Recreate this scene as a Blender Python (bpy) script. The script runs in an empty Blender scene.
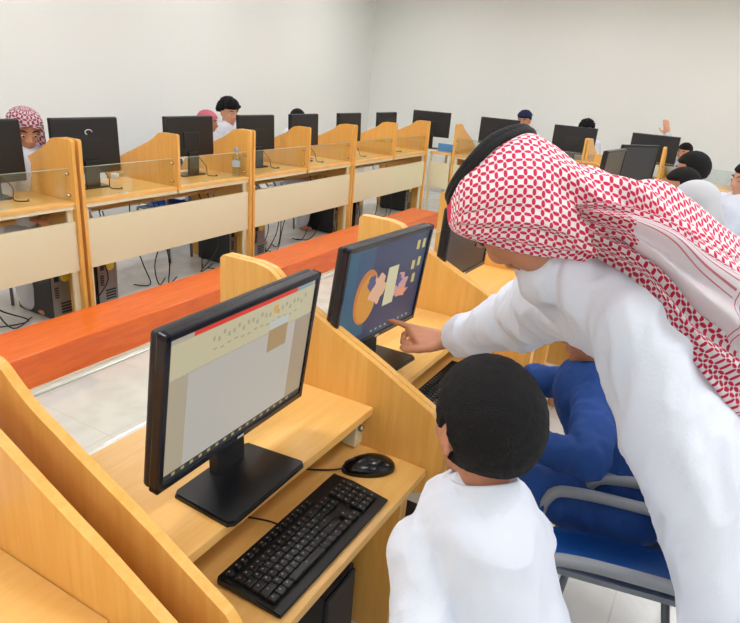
import bpy, bmesh, math, random
from mathutils import Vector, Matrix, noise
random.seed(7)
S = 1.13
SC = bpy.context.scene
COL = SC.collection
V = Vector

# ---------------------------------------------------------------- camera
F_PX, CX, CY = 630.0, 370.0, 311.5
PIT, ROL, YAW = .359, -.08, .493
CAMZ = 1.80
fw = V((math.cos(YAW)*math.cos(PIT), math.sin(YAW)*math.cos(PIT), -math.sin(PIT)))
r0 = V((math.sin(YAW), -math.cos(YAW), 0)); d0 = fw.cross(r0)
rt = math.cos(ROL)*r0 + math.sin(ROL)*d0
dn = -math.sin(ROL)*r0 + math.cos(ROL)*d0
cam_d = bpy.data.cameras.new('camera'); cam = bpy.data.objects.new('camera', cam_d); COL.objects.link(cam)
cam_d.sensor_fit = 'HORIZONTAL'; cam_d.sensor_width = 36; cam_d.lens = 36*F_PX/740
cam_d.clip_start = .02
M = Matrix((rt, -dn, -fw)).transposed().to_4x4(); M.translation = V((0, 0, CAMZ)); cam.matrix_world = M
SC.camera = cam

def at(px, py, dist):
    """point seen in the photo at px,py lying dist metres ahead"""
    return V((0, 0, CAMZ)) + (fw + rt*((px-CX)/F_PX) + dn*((py-CY)/F_PX))*dist
def at_z(px, py, z):
    r = fw + rt*((px-CX)/F_PX) + dn*((py-CY)/F_PX)
    return V((0, 0, CAMZ)) + r*((z-CAMZ)/r.z)
def at_x(px, py, x):
    r = fw + rt*((px-CX)/F_PX) + dn*((py-CY)/F_PX)
    return V((0, 0, CAMZ)) + r*(x/r.x)
def at_y(px, py, y):
    r = fw + rt*((px-CX)/F_PX) + dn*((py-CY)/F_PX)
    return V((0, 0, CAMZ)) + r*(y/r.y)

# ---------------------------------------------------------------- materials
def lin(c):
    return tuple(((x/255)/12.92 if x/255 <= .04045 else ((x/255+.055)/1.055)**2.4) for x in c) + (1,)
MATS = {}
def mat(name, rgb, rough=.5, metal=0, spec=.5, bump=0, bscale=50, vary=0, vscale=4, emit=0, trans=0, sheen=0):
    if name in MATS: return MATS[name]
    m = bpy.data.materials.new(name); m.use_nodes = True; MATS[name] = m
    nt = m.node_tree; b = nt.nodes['Principled BSDF']; c = lin(rgb)
    b.inputs['Base Color'].default_value = c; b.inputs['Roughness'].default_value = rough
    b.inputs['Metallic'].default_value = metal; b.inputs['Specular IOR Level'].default_value = spec
    tc = nt.nodes.new('ShaderNodeTexCoord')
    if vary:
        n = nt.nodes.new('ShaderNodeTexNoise'); n.inputs['Scale'].default_value = vscale; n.inputs['Detail'].default_value = 4
        nt.links.new(tc.outputs['Object'], n.inputs['Vector'])
        mx = nt.nodes.new('ShaderNodeMix'); mx.data_type = 'RGBA'
        mx.inputs['A'].default_value = tuple(max(0, x*(1-vary)) for x in c[:3])+(1,)
        mx.inputs['B'].default_value = tuple(min(1, x*(1+vary)) for x in c[:3])+(1,)
        nt.links.new(n.outputs['Fac'], mx.inputs['Factor']); nt.links.new(mx.outputs['Result'], b.inputs['Base Color'])
    if bump:
        n = nt.nodes.new('ShaderNodeTexNoise'); n.inputs['Scale'].default_value = bscale; n.inputs['Detail'].default_value = 3
        nt.links.new(tc.outputs['Object'], n.inputs['Vector'])
        bp = nt.nodes.new('ShaderNodeBump'); bp.inputs['Strength'].default_value = bump; bp.inputs['Distance'].default_value = .01
        nt.links.new(n.outputs['Fac'], bp.inputs['Height']); nt.links.new(bp.outputs['Normal'], b.inputs['Normal'])
    if emit:
        b.inputs['Emission Color'].default_value = c; b.inputs['Emission Strength'].default_value = emit
    if trans:
        b.inputs['Transmission Weight'].default_value = trans
    if sheen: b.inputs['Sheen Weight'].default_value = sheen
    return m

def wood(name, ca, cb, rough=.35, scale=(14, 14, .9), dist=.6, coat=0):
    if name in MATS: return MATS[name]
    m = bpy.data.materials.new(name); m.use_nodes = True; MATS[name] = m
    nt = m.node_tree; b = nt.nodes['Principled BSDF']; b.inputs['Roughness'].default_value = rough
    tc = nt.nodes.new('ShaderNodeTexCoord'); mp = nt.nodes.new('ShaderNodeMapping'); mp.inputs['Scale'].default_value = scale
    n = nt.nodes.new('ShaderNodeTexNoise'); n.inputs['Scale'].default_value = 3; n.inputs['Detail'].default_value = 6; n.inputs['Distortion'].default_value = dist
    n2 = nt.nodes.new('ShaderNodeTexNoise'); n2.inputs['Scale'].default_value = 14; n2.inputs['Detail'].default_value = 2
    ad = nt.nodes.new('ShaderNodeMath'); ad.operation = 'MULTIPLY_ADD'; ad.inputs[1].default_value = .35
    rp = nt.nodes.new('ShaderNodeValToRGB'); rp.color_ramp.elements[0].position = .38; rp.color_ramp.elements[1].position = .92
    rp.color_ramp.elements[0].color = lin(ca); rp.color_ramp.elements[1].color = lin(cb)
    L = nt.links.new
    L(tc.outputs['Object'], mp.inputs['Vector']); L(mp.outputs['Vector'], n.inputs['Vector']); L(mp.outputs['Vector'], n2.inputs['Vector'])
    L(n2.outputs['Fac'], ad.inputs[0]); L(n.outputs['Fac'], ad.inputs[2]); L(ad.outputs[0], rp.inputs['Fac']); L(rp.outputs['Color'], b.inputs['Base Color'])
    if coat: b.inputs['Coat Weight'].default_value = coat; b.inputs['Coat Roughness'].default_value = .12
    return m

WOODV = wood('beech_panel', (228, 165, 74), (241, 188, 102))
WOODH = wood('beech_top', (236, 179, 94), (246, 199, 120), scale=(.9, 12, 12), rough=.3)
EDGE = wood('beech_edging', (232, 178, 122), (240, 192, 140), scale=(2, 2, 2), rough=.4)
CREAM = mat('cream_laminate', (228, 222, 188), .4)
ORANGE = wood('orange_varnished_wood', (210, 84, 4), (232, 110, 18), rough=.32, scale=(1.2, 9, 9), coat=.15)
BLACKP = mat('black_plastic', (17, 18, 22), .32, bump=.03, bscale=400)
BLACKM = mat('matte_black_plastic', (24, 25, 28), .5)
BEZEL = mat('glossy_bezel', (20, 24, 34), .22)
KEYM = mat('key_black', (16, 16, 18), .45)
KEYT = mat('key_legend', (150, 152, 156), .5)
DARKSCR = mat('switched_off_screen', (52, 52, 56), .3)
PCSTEEL = mat('galvanised_steel', (150, 150, 146), .35, metal=.7)
PCBLK = mat('pc_black', (18, 19, 22), .45)
CABLE = mat('cable_rubber', (16, 16, 18), .5)
CHROME = mat('chrome', (190, 190, 190), .15, metal=1)
GREY = mat('grey_armrest', (140, 146, 152), .4)
GREYM = mat('grey_metal', (120, 128, 138), .4, metal=.3)
BLUEP = mat('blue_plastic', (36, 104, 200), .35)
WHITEC = mat('white_cotton', (232, 243, 250), .8, bump=.12, bscale=220, sheen=.2)
THOBE = mat('white_thobe_cloth', (219, 225, 237), .75, bump=.08, bscale=160, sheen=.25)
BLUEC = mat('blue_cloth', (16, 64, 134), .8, bump=.2, bscale=180, vary=.12, vscale=8)
SKIN = mat('brown_skin', (196, 136, 104), .5, vary=.06, vscale=20)
SKINL = mat('tan_skin', (206, 150, 118), .5, vary=.06, vscale=20)
HAIR = mat('black_hair', (13, 12, 13), .8, spec=.3, bump=.6, bscale=420)
AGAL = mat('black_cord', (12, 12, 14), .75, bump=.3, bscale=150)
EYE = mat('dark_eye', (20, 14, 10), .2)
LIP = mat('lip_skin', (168, 96, 84), .5)
YEL = mat('yellow_sticker', (225, 200, 60), .5)

def glass_mat():
    m = bpy.data.materials.new('clear_glass'); m.use_nodes = True; nt = m.node_tree
    for n in list(nt.nodes): nt.nodes.remove(n)
    o = nt.nodes.new('ShaderNodeOutputMaterial'); t = nt.nodes.new('ShaderNodeBsdfTransparent'); g = nt.nodes.new('ShaderNodeBsdfGlossy')
    t.inputs['Color'].default_value = (.93, .96, .95, 1); g.inputs['Roughness'].default_value = .05
    f = nt.nodes.new('ShaderNodeValue'); f.outputs[0].default_value = .09; x = nt.nodes.new('ShaderNodeMixShader')
    nt.links.new(f.outputs[0], x.inputs[0]); nt.links.new(t.outputs[0], x.inputs[1]); nt.links.new(g.outputs[0], x.inputs[2]); nt.links.new(x.outputs[0], o.inputs[0])
    return m
GLASS = glass_mat()
GLASSE = mat('glass_edge', (186, 200, 188), .2)

def emis(name, rgb, k=.85):
    if name in MATS: return MATS[name]
    m = bpy.data.materials.new(name); m.use_nodes = True; MATS[name] = m
    b = m.node_tree.nodes['Principled BSDF']; c = lin(rgb)
    b.inputs['Base Color'].default_value = (.02, .02, .02, 1); b.inputs['Roughness'].default_value = .35
    b.inputs['Emission Color'].default_value = c; b.inputs['Emission Strength'].default_value = k
    return m

def ghutra_mat(name, cell=.0155, stripes=None, red=(214, 36, 80), vlines=(), vfrom=-1):
    """white cloth woven with small red dashes, uv in metres; stripes adds plain white zones with thin red lines"""
    m = bpy.data.materials.new(name); m.use_nodes = True; nt = m.node_tree; b = nt.nodes['Principled BSDF']
    L = nt.links.new
    def val(x, sock):
        if isinstance(x, (int, float)): sock.default_value = x
        else: L(x, sock)
    def ma(op, a, b_=0, c_=0):
        n = nt.nodes.new('ShaderNodeMath'); n.operation = op; val(a, n.inputs[0]); val(b_, n.inputs[1]); val(c_, n.inputs[2]); return n.outputs[0]
    uv = nt.nodes.new('ShaderNodeUVMap'); sp = nt.nodes.new('ShaderNodeSeparateXYZ'); L(uv.outputs[0], sp.inputs[0])
    nz = nt.nodes.new('ShaderNodeTexNoise'); nz.inputs['Scale'].default_value = 60; L(uv.outputs[0], nz.inputs['Vector'])
    wob = ma('MULTIPLY_ADD', nz.outputs['Fac'], .35, -.17)
    u = ma('ADD', ma('DIVIDE', sp.outputs[0], cell), wob); v = ma('DIVIDE', sp.outputs[1], cell)
    def dots(off, rx, ry):
        fx = ma('SUBTRACT', ma('FRACT', ma('ADD', u, off)), .5); fy = ma('SUBTRACT', ma('FRACT', ma('ADD', v, off)), .5)
        a = ma('POWER', ma('ABSOLUTE', ma('DIVIDE', fx, rx)), 2.4); c = ma('POWER', ma('ABSOLUTE', ma('DIVIDE', fy, ry)), 2.4)
        return ma('SUBTRACT', 1.25, ma('ADD', a, c))
    d = ma('MAXIMUM', dots(0, .205, .38), dots(.5, .38, .205))
    d = ma('MINIMUM', ma('MAXIMUM', ma('MULTIPLY', d, 1.8), 0), 1)
    if stripes:
        # stripes = list of (u_lo, u_hi) white zones
        for lo, hi in stripes:
            uu = sp.outputs[0]
            zone = ma('MULTIPLY', ma('MULTIPLY', ma('GREATER_THAN', uu, lo), ma('LESS_THAN', uu, hi)), ma('GREATER_THAN', sp.outputs[1], vfrom))
            k = ma('FRACT', ma('DIVIDE', ma('SUBTRACT', uu, lo), .0125))
            mid = ma('MULTIPLY', ma('GREATER_THAN', uu, lo+.006), ma('LESS_THAN', uu, min(hi-.006, lo+.05)))
            line = ma('MULTIPLY', ma('LESS_THAN', ma('ABSOLUTE', ma('SUBTRACT', k, .5)), .12), mid)
            d = ma('ADD', ma('MULTIPLY', d, ma('SUBTRACT', 1, zone)), ma('MULTIPLY', ma('MULTIPLY', line, zone), .75))
    for c_ in vlines:
        dv = ma('ABSOLUTE', ma('SUBTRACT', sp.outputs[1], c_))
        d = ma('MULTIPLY', d, ma('GREATER_THAN', dv, .013))
        ln = ma('MULTIPLY', ma('GREATER_THAN', dv, .0045), ma('LESS_THAN', dv, .0068))
        d = ma('MAXIMUM', d, ma('MULTIPLY', ln, .85))
    mx = nt.nodes.new('ShaderNodeMix'); mx.data_type = 'RGBA'
    mx.inputs['A'].default_value = lin((248, 240, 243)); mx.inputs['B'].default_value = lin(red); L(d, mx.inputs['Factor'])
    L(mx.outputs['Result'], b.inputs['Base Color']); b.inputs['Roughness'].default_value = .8
    bp = nt.nodes.new('ShaderNodeBump'); bp.inputs['Strength'].default_value = .3; bp.inputs['Distance'].default_value = .002
    L(d, bp.inputs['Height']); L(bp.outputs['Normal'], b.inputs['Normal'])
    return m

# ---------------------------------------------------------------- helpers
def obj(name, bm, m, parent=None, smooth=False, me=None):
    if me is None:
        me = bpy.data.meshes.new(name); bmesh.ops.recalc_face_normals(bm, faces=bm.faces[:]); bm.to_mesh(me); bm.free()
    else: me.name = name
    me.materials.clear()
    for x in (m if isinstance(m, (list, tuple)) else [m]): me.materials.append(x)
    if smooth:
        for p in me.polygons: p.use_smooth = True
    o = bpy.data.objects.new(name, me); COL.objects.link(o)
    if parent is not None: o.parent = parent
    return o
def tag(o, label=None, cat=None, group=None, kind=None):
    if label: o['label'] = label
    if cat: o['category'] = cat
    if group: o['group'] = group
    if kind: o['kind'] = kind
    return o
def thing(name, label, cat, loc=(0, 0, 0), rz=0, group=None):
    o = bpy.data.objects.new(name, None); COL.objects.link(o); o.empty_display_size = .1
    o.location = loc; o.rotation_euler = (0, 0, rz)
    return tag(o, label, cat, group)
def dup(root, loc, rz=0, label=None, group=None):
    def cp(o, par):
        c = o.copy(); COL.objects.link(c)
        if par: c.parent = par
        for ch in list(o.children): cp(ch, c)
        return c
    r = cp(root, None); r.location = loc; r.rotation_euler = (0, 0, rz)
    if label: r['label'] = label
    if group: r['group'] = group
    return r
def B(): return bmesh.new()
def box(bm, c, s, bev=0, rot=None, seg=2):
    r = bmesh.ops.create_cube(bm, size=1); vs = r['verts']
    bmesh.ops.scale(bm, vec=s, verts=vs)
    if bev:
        es = list({e for v in vs for e in v.link_edges})
        rr = bmesh.ops.bevel(bm, geom=es, offset=bev, segments=seg, affect='EDGES', profile=.5)
        vs = list({v for f in rr['faces'] for v in f.verts} | {v for v in vs if v.is_valid})
    if rot is not None: bmesh.ops.rotate(bm, cent=(0, 0, 0), matrix=rot, verts=vs)
    bmesh.ops.translate(bm, vec=c, verts=vs)
    return vs
def tube(bm, pts, r, seg=8, cap=True):
    """swept round tube; r a number or a list"""
    pts = [V(p) for p in pts]; n = len(pts); rs = r if isinstance(r, (list, tuple)) else [r]*n
    up = V((0, 0, 1)); rings = []; prev = None
    for i, p in enumerate(pts):
        t = (pts[min(i+1, n-1)]-pts[max(i-1, 0)]).normalized()
        if prev is None:
            a = up if abs(t.dot(up)) < .9 else V((1, 0, 0)); x = t.cross(a).normalized()
        else:
            x = (prev - t*prev.dot(t)).normalized()
        prev = x; y = t.cross(x)
        rings.append([bm.verts.new(p+(x*math.cos(k*2*math.pi/seg)+y*math.sin(k*2*math.pi/seg))*rs[i]) for k in range(seg)])
    for a, b in zip(rings, rings[1:]):
        for k in range(seg): bm.faces.new((a[k], a[(k+1) % seg], b[(k+1) % seg], b[k]))
    if cap: bm.faces.new(rings[0][::-1]); bm.faces.new(rings[-1])
def smooth_path(pts, n=6):
    """catmull-rom through points"""
    P = [V(p) for p in pts]; out = []
    for i in range(len(P)-1):
        a, b, c, d = P[max(i-1, 0)], P[i], P[i+1], P[min(i+2, len(P)-1)]
        for k in range(n):
            t = k/n; out.append(.5*((2*b)+(c-a)*t+(2*a-5*b+4*c-d)*t*t+(3*b-a-3*c+d)*t**3))
    out.append(P[-1]); return out
def prism(bm, poly, axis, a, b):
    """extrude 2D poly; axis 'x': poly is (y,z)"""
    f = {'x': lambda p, t: (t, p[0], p[1]), 'y': lambda p, t: (p[0], t, p[1]), 'z': lambda p, t: (p[0], p[1], t)}[axis]
    A = [bm.verts.new(f(p, a)) for p in poly]; Bv = [bm.verts.new(f(p, b)) for p in poly]
    bm.faces.new(A); bm.faces.new(Bv[::-1]); n = len(poly)
    for i in range(n): bm.faces.new((A[i], Bv[i], Bv[(i+1) % n], A[(i+1) % n]))
def lathe(bm, prof, seg=24, c=(0, 0, 0)):
    rings = []
    for r, z in prof:
        rings.append([bm.verts.new((c[0]+r*math.cos(k*2*math.pi/seg), c[1]+r*math.sin(k*2*math.pi/seg), c[2]+z)) for k in range(seg)])
    for a, b in zip(rings, rings[1:]):
        for k in range(seg): bm.faces.new((a[k], a[(k+1) % seg], b[(k+1) % seg], b[k]))
    bm.faces.new(rings[0][::-1]); bm.faces.new(rings[-1])
def ell(bm, c, r, R=None, seg=20):
    m = Matrix.Diagonal((r[0], r[1], r[2], 1)) if not isinstance(r, (int, float)) else Matrix.Scale(r, 4)
    if R is not None: m = R.to_4x4() @ m
    m = Matrix.Translation(V(c)) @ m
    bmesh.ops.create_uvsphere(bm, u_segments=seg, v_segments=seg//2+2, radius=1, matrix=m)
def caps(bm, p, q, r1, r2, seg=18, sx=1.0, side=None):
    """closed tapered capsule"""
    p, q = V(p), V(q); t = (q-p); L = t.length; t = t.normalized() if L > 1e-6 else V((0, 0, 1))
    a = V((0, 0, 1)) if abs(t.z) < .9 else V((1, 0, 0))
    if side is not None: a = t.cross(side)
    x = t.cross(a).normalized(); y = t.cross(x)
    rings = []
    for k in range(0, 5):
        an = math.pi/2*(k/4); rings.append((p - t*r1*math.cos(an), r1*max(.02, math.sin(an))))
    for k in range(1, 4): rings.append((p+t*L*k/4, r1+(r2-r1)*k/4))
    for k in range(0, 5):
        an = math.pi/2*(k/4); rings.append((q + t*r2*math.sin(an), r2*max(.02, math.cos(an))))
    R = [[bm.verts.new(c+(x*sx*math.cos(i*2*math.pi/seg)+y*math.sin(i*2*math.pi/seg))*r) for i in range(seg)] for c, r in rings]
    for A, Bq in zip(R, R[1:]):
        for i in range(seg): bm.faces.new((A[i], A[(i+1) % seg], Bq[(i+1) % seg], Bq[i]))
    bm.faces.new(R[0][::-1]); bm.faces.new(R[-1])
def remesh(bm, vox, sm=3, fold=None):
    """fuse the closed shapes into one continuous skin"""
    bmesh.ops.recalc_face_normals(bm, faces=bm.faces[:])
    me = bpy.data.meshes.new('tmp'); bm.to_mesh(me); bm.free()
    o = bpy.data.objects.new('tmp', me); COL.objects.link(o)
    md = o.modifiers.new('r', 'REMESH'); md.mode = 'VOXEL'; md.voxel_size = vox
    s = o.modifiers.new('s', 'SMOOTH'); s.iterations = sm; s.factor = .6
    bpy.context.view_layer.update()
    dg = bpy.context.evaluated_depsgraph_get(); ev = o.evaluated_get(dg)
    out = bpy.data.meshes.new_from_object(ev); bpy.data.objects.remove(o); bpy.data.meshes.remove(me)
    if fold:
        ns = [v.normal.copy() for v in out.vertices]
        for v, n in zip(out.vertices, ns): v.co += n*fold(v.co)
    for p in out.polygons: p.use_smooth = True
    return out
def shift(me, loc):
    me.transform(Matrix.Translation(-V(loc))); return me
def frame(z, y):
    """rotation matrix with columns x,y(forward),z(up)"""
    z = V(z).normalized(); y = V(y); y = (y-z*y.dot(z)).normalized(); x = y.cross(z)
    return Matrix((x, y, z)).transposed()

# ---------------------------------------------------------------- room
X0, X1, Y0, Y1, H = -2.6, 10.05, -4.2, 5.75, 3.25
def floor_mat():
    m = bpy.data.materials.new('pale_marbled_tiles'); m.use_nodes = True; nt = m.node_tree; b = nt.nodes['Principled BSDF']; L = nt.links.new
    tc = nt.nodes.new('ShaderNodeTexCoord'); br = nt.nodes.new('ShaderNodeTexBrick'); br.offset = 0
    for k, v in (('Scale', 1), ('Brick Width', .6), ('Row Height', .6), ('Mortar Size', .003), ('Mortar Smooth', .1)): br.inputs[k].default_value = v
    n = nt.nodes.new('ShaderNodeTexNoise'); n.inputs['Scale'].default_value = 2.2; n.inputs['Detail'].default_value = 8; n.inputs['Distortion'].default_value = 1.6
    rp = nt.nodes.new('ShaderNodeValToRGB'); rp.color_ramp.elements[0].color = lin((216, 216, 212)); rp.color_ramp.elements[1].color = lin((232, 231, 227))
    rp.color_ramp.elements[0].position = .36; rp.color_ramp.elements[1].position = .6
    mx = nt.nodes.new('ShaderNodeMix'); mx.data_type = 'RGBA'; mx.inputs['B'].default_value = lin((210, 208, 203))
    L(tc.outputs['Object'], br.inputs['Vector']); L(tc.outputs['Object'], n.inputs['Vector']); L(n.outputs['Fac'], rp.inputs['Fac'])
    L(rp.outputs['Color'], mx.inputs['A']); L(br.outputs['Fac'], mx.inputs['Factor']); L(mx.outputs['Result'], b.inputs['Base Color'])
    b.inputs['Roughness'].default_value = .22
    return m
WALLM = mat('off_white_paint', (236, 238, 233), .7, bump=.05, bscale=120)
def slab(name, a, b, m):
    bm = B(); c = [(p+q)/2 for p, q in zip(a, b)]; box(bm, c, [abs(q-p) for p, q in zip(a, b)])
    return tag(obj(name, bm, m), kind='structure')
slab('floor', (X0-.2, Y0-.2, -.12), (X1+.2, Y1+.2, 0), floor_mat())
slab('ceiling', (X0-.2, Y0-.2, H), (X1+.2, Y1+.2, H+.12), mat('ceiling_white', (236, 236, 234), .8))
slab('wall_back', (X0-.2, Y1, 0), (X1+.2, Y1+.15, H), WALLM)
slab('wall_right', (X1, Y0, 0), (X1+.15, Y1, H), WALLM)
slab('wall_left', (X0-.15, Y0, 0), (X0, Y1, H), WALLM)
slab('wall_front', (X0-.2, Y0-.15, 0), (X1+.2, Y0, H), WALLM)
SK = mat('skirting_white', (222, 220, 214), .4)
slab('baseboard_back', (X0, Y1-.015, 0), (X1, Y1, .1), SK)
slab('baseboard_right', (X1-.015, Y0, 0), (X1, Y1-.015, .1), SK)

# ceiling lamps
LE = emis('lamp_diffuser', (252, 252, 255), 21.0)
def lamp():
    t = thing('ceiling_light', 'square recessed ceiling light panel with white frame', 'ceiling light', group='ceiling light panels')
    bm = B()
    for sx, sy, w, h in ((0, .31, .66, .04), (0, -.31, .66, .04), (.31, 0, .04, .58), (-.31, 0, .04, .58)): box(bm, (sx, sy, -.015), (w, h, .03))
    obj('frame', bm, SK, t); bm = B(); box(bm, (0, 0, -.012), (.58, .58, .012)); obj('diffuser', bm, LE, t)
    return t
L0 = None
for ix in range(5):
    for iy in range(4):
        loc = (-1.2+ix*2.35, -3.0+iy*2.45, H-.002)
        if L0 is None: L0 = lamp(); L0.location = loc
        else: dup(L0, loc)

# ---------------------------------------------------------------- carrels
DESK_Z, SHELF_Z = .715, .857
def profile(dz):
    """side panel outline as (depth from the rear edge, height)"""
    top = 1.215+dz
    cur = smooth_path([(.15, 0, top), (.205, 0, top-.012), (.25, 0, top-.045), (.30, 0, top-.078), (.37, 0, 1.104+dz), (.48, 0, 1.053+dz), (.60, 0, 1.0+dz), (.70, 0, .950+dz*.8), (.80, 0, .900+dz*.5)], 4)
    p = [(0, 0), (0, top-.012), (.012, top)]+[(q.x, q.z) for q in cur]+[(.835, .862), (.85, .83), (.85, .66), (.83, .64), (.735, .60), (.73, 0)]
    return p
def side_panel(par, x, th, dz, mid=False):
    pr = profile(dz)
    if mid: pr = [(0, SHELF_Z-.03)]+pr[1:-5]+[(.84, DESK_Z-.03), (.6, DESK_Z-.03)]
    bm = B(); prism(bm, pr, 'x', x-th/2, x+th/2)
    bmesh.ops.recalc_face_normals(bm, faces=bm.faces[:])
    for f in bm.faces:
        if abs(f.normal.x) < .5: f.material_index = 1
    return obj('divider' if mid else 'side_panel', bm, [WOODV, EDGE], par)
def carrel(label, group, seats, inner, th=.022, dz=0, hole=True, shelf_back=.155, panel_z=(.38, .735), glass_d=.15, name='computer_carrel', mod_d=.18):
    """local x along the row, local y from the rear edge towards the user"""
    t = thing(name, label, 'computer desk', group=group)
    n = seats; W = n*inner+(n+1)*th; xs = [-W/2+th/2+i*(inner+th) for i in range(n+1)]
    for i, x in enumerate(xs): side_panel(t, x, th, dz, 0 < i < n)
    if n > 1:
        bm = B(); box(bm, (0, mod_d, sum(panel_z)/2), (W-2*th-.004, .018, panel_z[1]-panel_z[0])); obj('modesty_panel', bm, CREAM, t)
    for i in range(n):
        a, b = xs[i]+th/2, xs[i+1]-th/2; c = (a+b)/2; w = b-a
        bm = B(); box(bm, (c, (shelf_back+.61)/2, SHELF_Z-.013), (w-.002, .61-shelf_back, .026), .002)
        for f in bm.faces:
            if abs(f.normal.y) > .7: f.material_index = 1
        s = obj('monitor_shelf', bm, [WOODH, EDGE], t)
        bm = B(); lathe(bm, [(.001, 0), (.034, 0), (.034, .004), (.026, .006), (.001, .006)], 20, (c-.05, shelf_back+.06, SHELF_Z)); obj('cable_grommet', bm, mat('ivory_plastic', (214, 204, 178), .4), s, True)
        bm = B(); box(bm, (c, .56, DESK_Z-.0125), (w-.002, .49, .025), .002); obj('keyboard_desk', bm, [WOODH], t)
        if n == 1:
            bm = B(); box(bm, (c, mod_d, sum(panel_z)/2), (w-.06, .018, panel_z[1]-panel_z[0])); obj('modesty_panel', bm, CREAM, t)
        for x in (a+.022, b-.022):
            if n > 1 and abs(x) < .1: continue
            bm = B(); box(bm, (x, mod_d+.02, .41), (.042, .022, .80), .003); obj('upright', bm, CREAM, t)
            bm = B(); box(bm, (x, .555, .775), (.042, .05, .10), .003); k = obj('bracket', bm, CREAM, t)
            bm = B(); lathe(bm, [(.001, -.004), (.011, -.004), (.011, .006), (.001, .01)], 12); bmesh.ops.rotate(bm, matrix=Matrix.Rotation(-math.pi/2, 3, 'X'), verts=bm.verts, cent=(0, 0, 0)); bmesh.ops.translate(bm, vec=(x-.0, .584, .785), verts=bm.verts); obj('bolt', bm, CHROME, k, True)
        bm = B(); box(bm, (c, mod_d, .818), (w-.002, .02, .024)); obj('rail', bm, CREAM, t)
        gz0, gz1 = SHELF_Z+.005, SHELF_Z+.215
        bm = B(); box(bm, (c, glass_d, (gz0+gz1)/2), (w-.008, .006, gz1-gz0)); g = obj('glass_screen', bm, GLASS, t)
        bm = B(); box(bm, (c, glass_d, gz1+.002), (w-.008, .007, .003)); obj('glass_rim', bm, GLASSE, g)
        for x in (a+.012, b-.012):
            for z in (gz0+.035, gz1-.035):
                bm = B(); bmesh.ops.create_cone(bm, cap_ends=True, segments=12, radius1=.009, radius2=.009, depth=.024, matrix=Matrix.Translation((x, glass_d, z)) @ Matrix.Rotation(math.pi/2, 4, 'Y')); obj('glass_clip', bm, CHROME, g, True)
    return t

# near row: users at -y, so local frame turned by 180 deg
NB = 1.38           # rear edge of the near row
INN = (1.332-.584)*S
near_group = 'carrels of the near row'
xa = .584*S; PIT_N = INN+.022*2+.003
n0 = carrel('beech computer carrel holding the lit document monitor, black keyboard and mouse', near_group, 1, INN, shelf_back=.158, glass_d=.152, mod_d=.19)
n0.location = (xa+INN/2, NB, 0); n0.rotation_euler.z = math.pi
nlabels = ['beech carrel with the blue wallpaper monitor the man points at', 'beech carrel with the switched-off monitor beside the man in the headscarf',
           'beech carrel just beyond the man in the headscarf, fourth of the near row', 'beech carrel fifth along the near row, hidden behind the headscarf',
           'beech carrel at the far part of the near row with an edge-on dark monitor', 'last beech carrel of the near row with a grey blank monitor, near the raised hand']
near_x = [xa+INN/2]
for i, l in enumerate(nlabels):
    x = xa+INN/2+(i+1)*PIT_N; near_x.append(x); dup(n0, (x, NB-(.14 if i > 3 else 0), 0), math.pi, l)
dup(n0, (.484*S-INN/2, NB, 0), math.pi, 'beech carrel at the bottom left corner, in front of the lit document monitor')

# back row: double carrels, rear edge at y=3.73, users at +y
YB = 3.30*S
posts = [2.735, 4.50, 6.275, 8.27]
INB = (posts[1]-posts[0]-.026*3-.012)/2
b0 = carrel('double carrel of the back row holding the ring-marked monitor', 'double carrels of the back row', 2, INB, th=.026, dz=.045, shelf_back=.012, glass_d=.05, mod_d=.03, panel_z=(.375, .722), name='double_computer_carrel')
b0.location = ((posts[0]+posts[1])/2, YB, 0)
W2 = INB*2+.078
dup(b0, ((posts[1]+posts[2])/2, YB, 0), 0, 'double carrel in the middle of the back row, just right of the water bottle')
q_ = dup(b0, ((posts[2]+posts[3])/2, YB, 0), 0, 'double carrel at the right end of the back row, next to the room corner'); q_.scale.x = (posts[3]-posts[2])/(W2+.01)
dup(b0, (posts[0]-W2/2-.02, YB, 0), 0, 'double carrel at the left photo edge in the back row')
# right row: users at +x ; local y -> world +x : rotate by -90 deg ; local x -> world -y
XR = 8.30
r0_ = carrel('double carrel of the right row beside the room corner with the blue folder', 'double carrels of the right row', 2, INB, th=.026, dz=.045, shelf_back=.012, glass_d=.05, mod_d=.03, panel_z=(.375, .722), name='double_computer_carrel')
ry = [2.50, 2.50-W2-.01, 2.50-2*(W2+.01)]
r0_.location = (XR, ry[0], 0); r0_.rotation_euler.z = -math.pi/2
dup(r0_, (XR, ry[1], 0), -math.pi/2, 'double carrel in the middle of the right row, behind the top of the headscarf')
dup(r0_, (XR, ry[2], 0), -math.pi/2, 'double carrel at the near end of the right row, by the raised hand')

cd_ = thing('corner_desk', 'short beech desk joining the back row and right row at the room corner', 'desk', (XR, 3.39, 0))
bm = B(); box(bm, (.31, .165, SHELF_Z-.013), (.62, .325, .026), .002); obj('worktop', bm, [WOODH], cd_)
bm = B(); box(bm, (.02, .165, .548), (.018, .315, .35)); obj('modesty_panel', bm, CREAM, cd_)
for y_ in (.02, .31):
    bm = B(); box(bm, (.045, y_, .415), (.03, .03, .83), .003); obj('leg', bm, CREAM, cd_)
    bm = B(); box(bm, (.58, y_, .415), (.03, .03, .83), .003); obj('leg', bm, CREAM, cd_)

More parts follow.
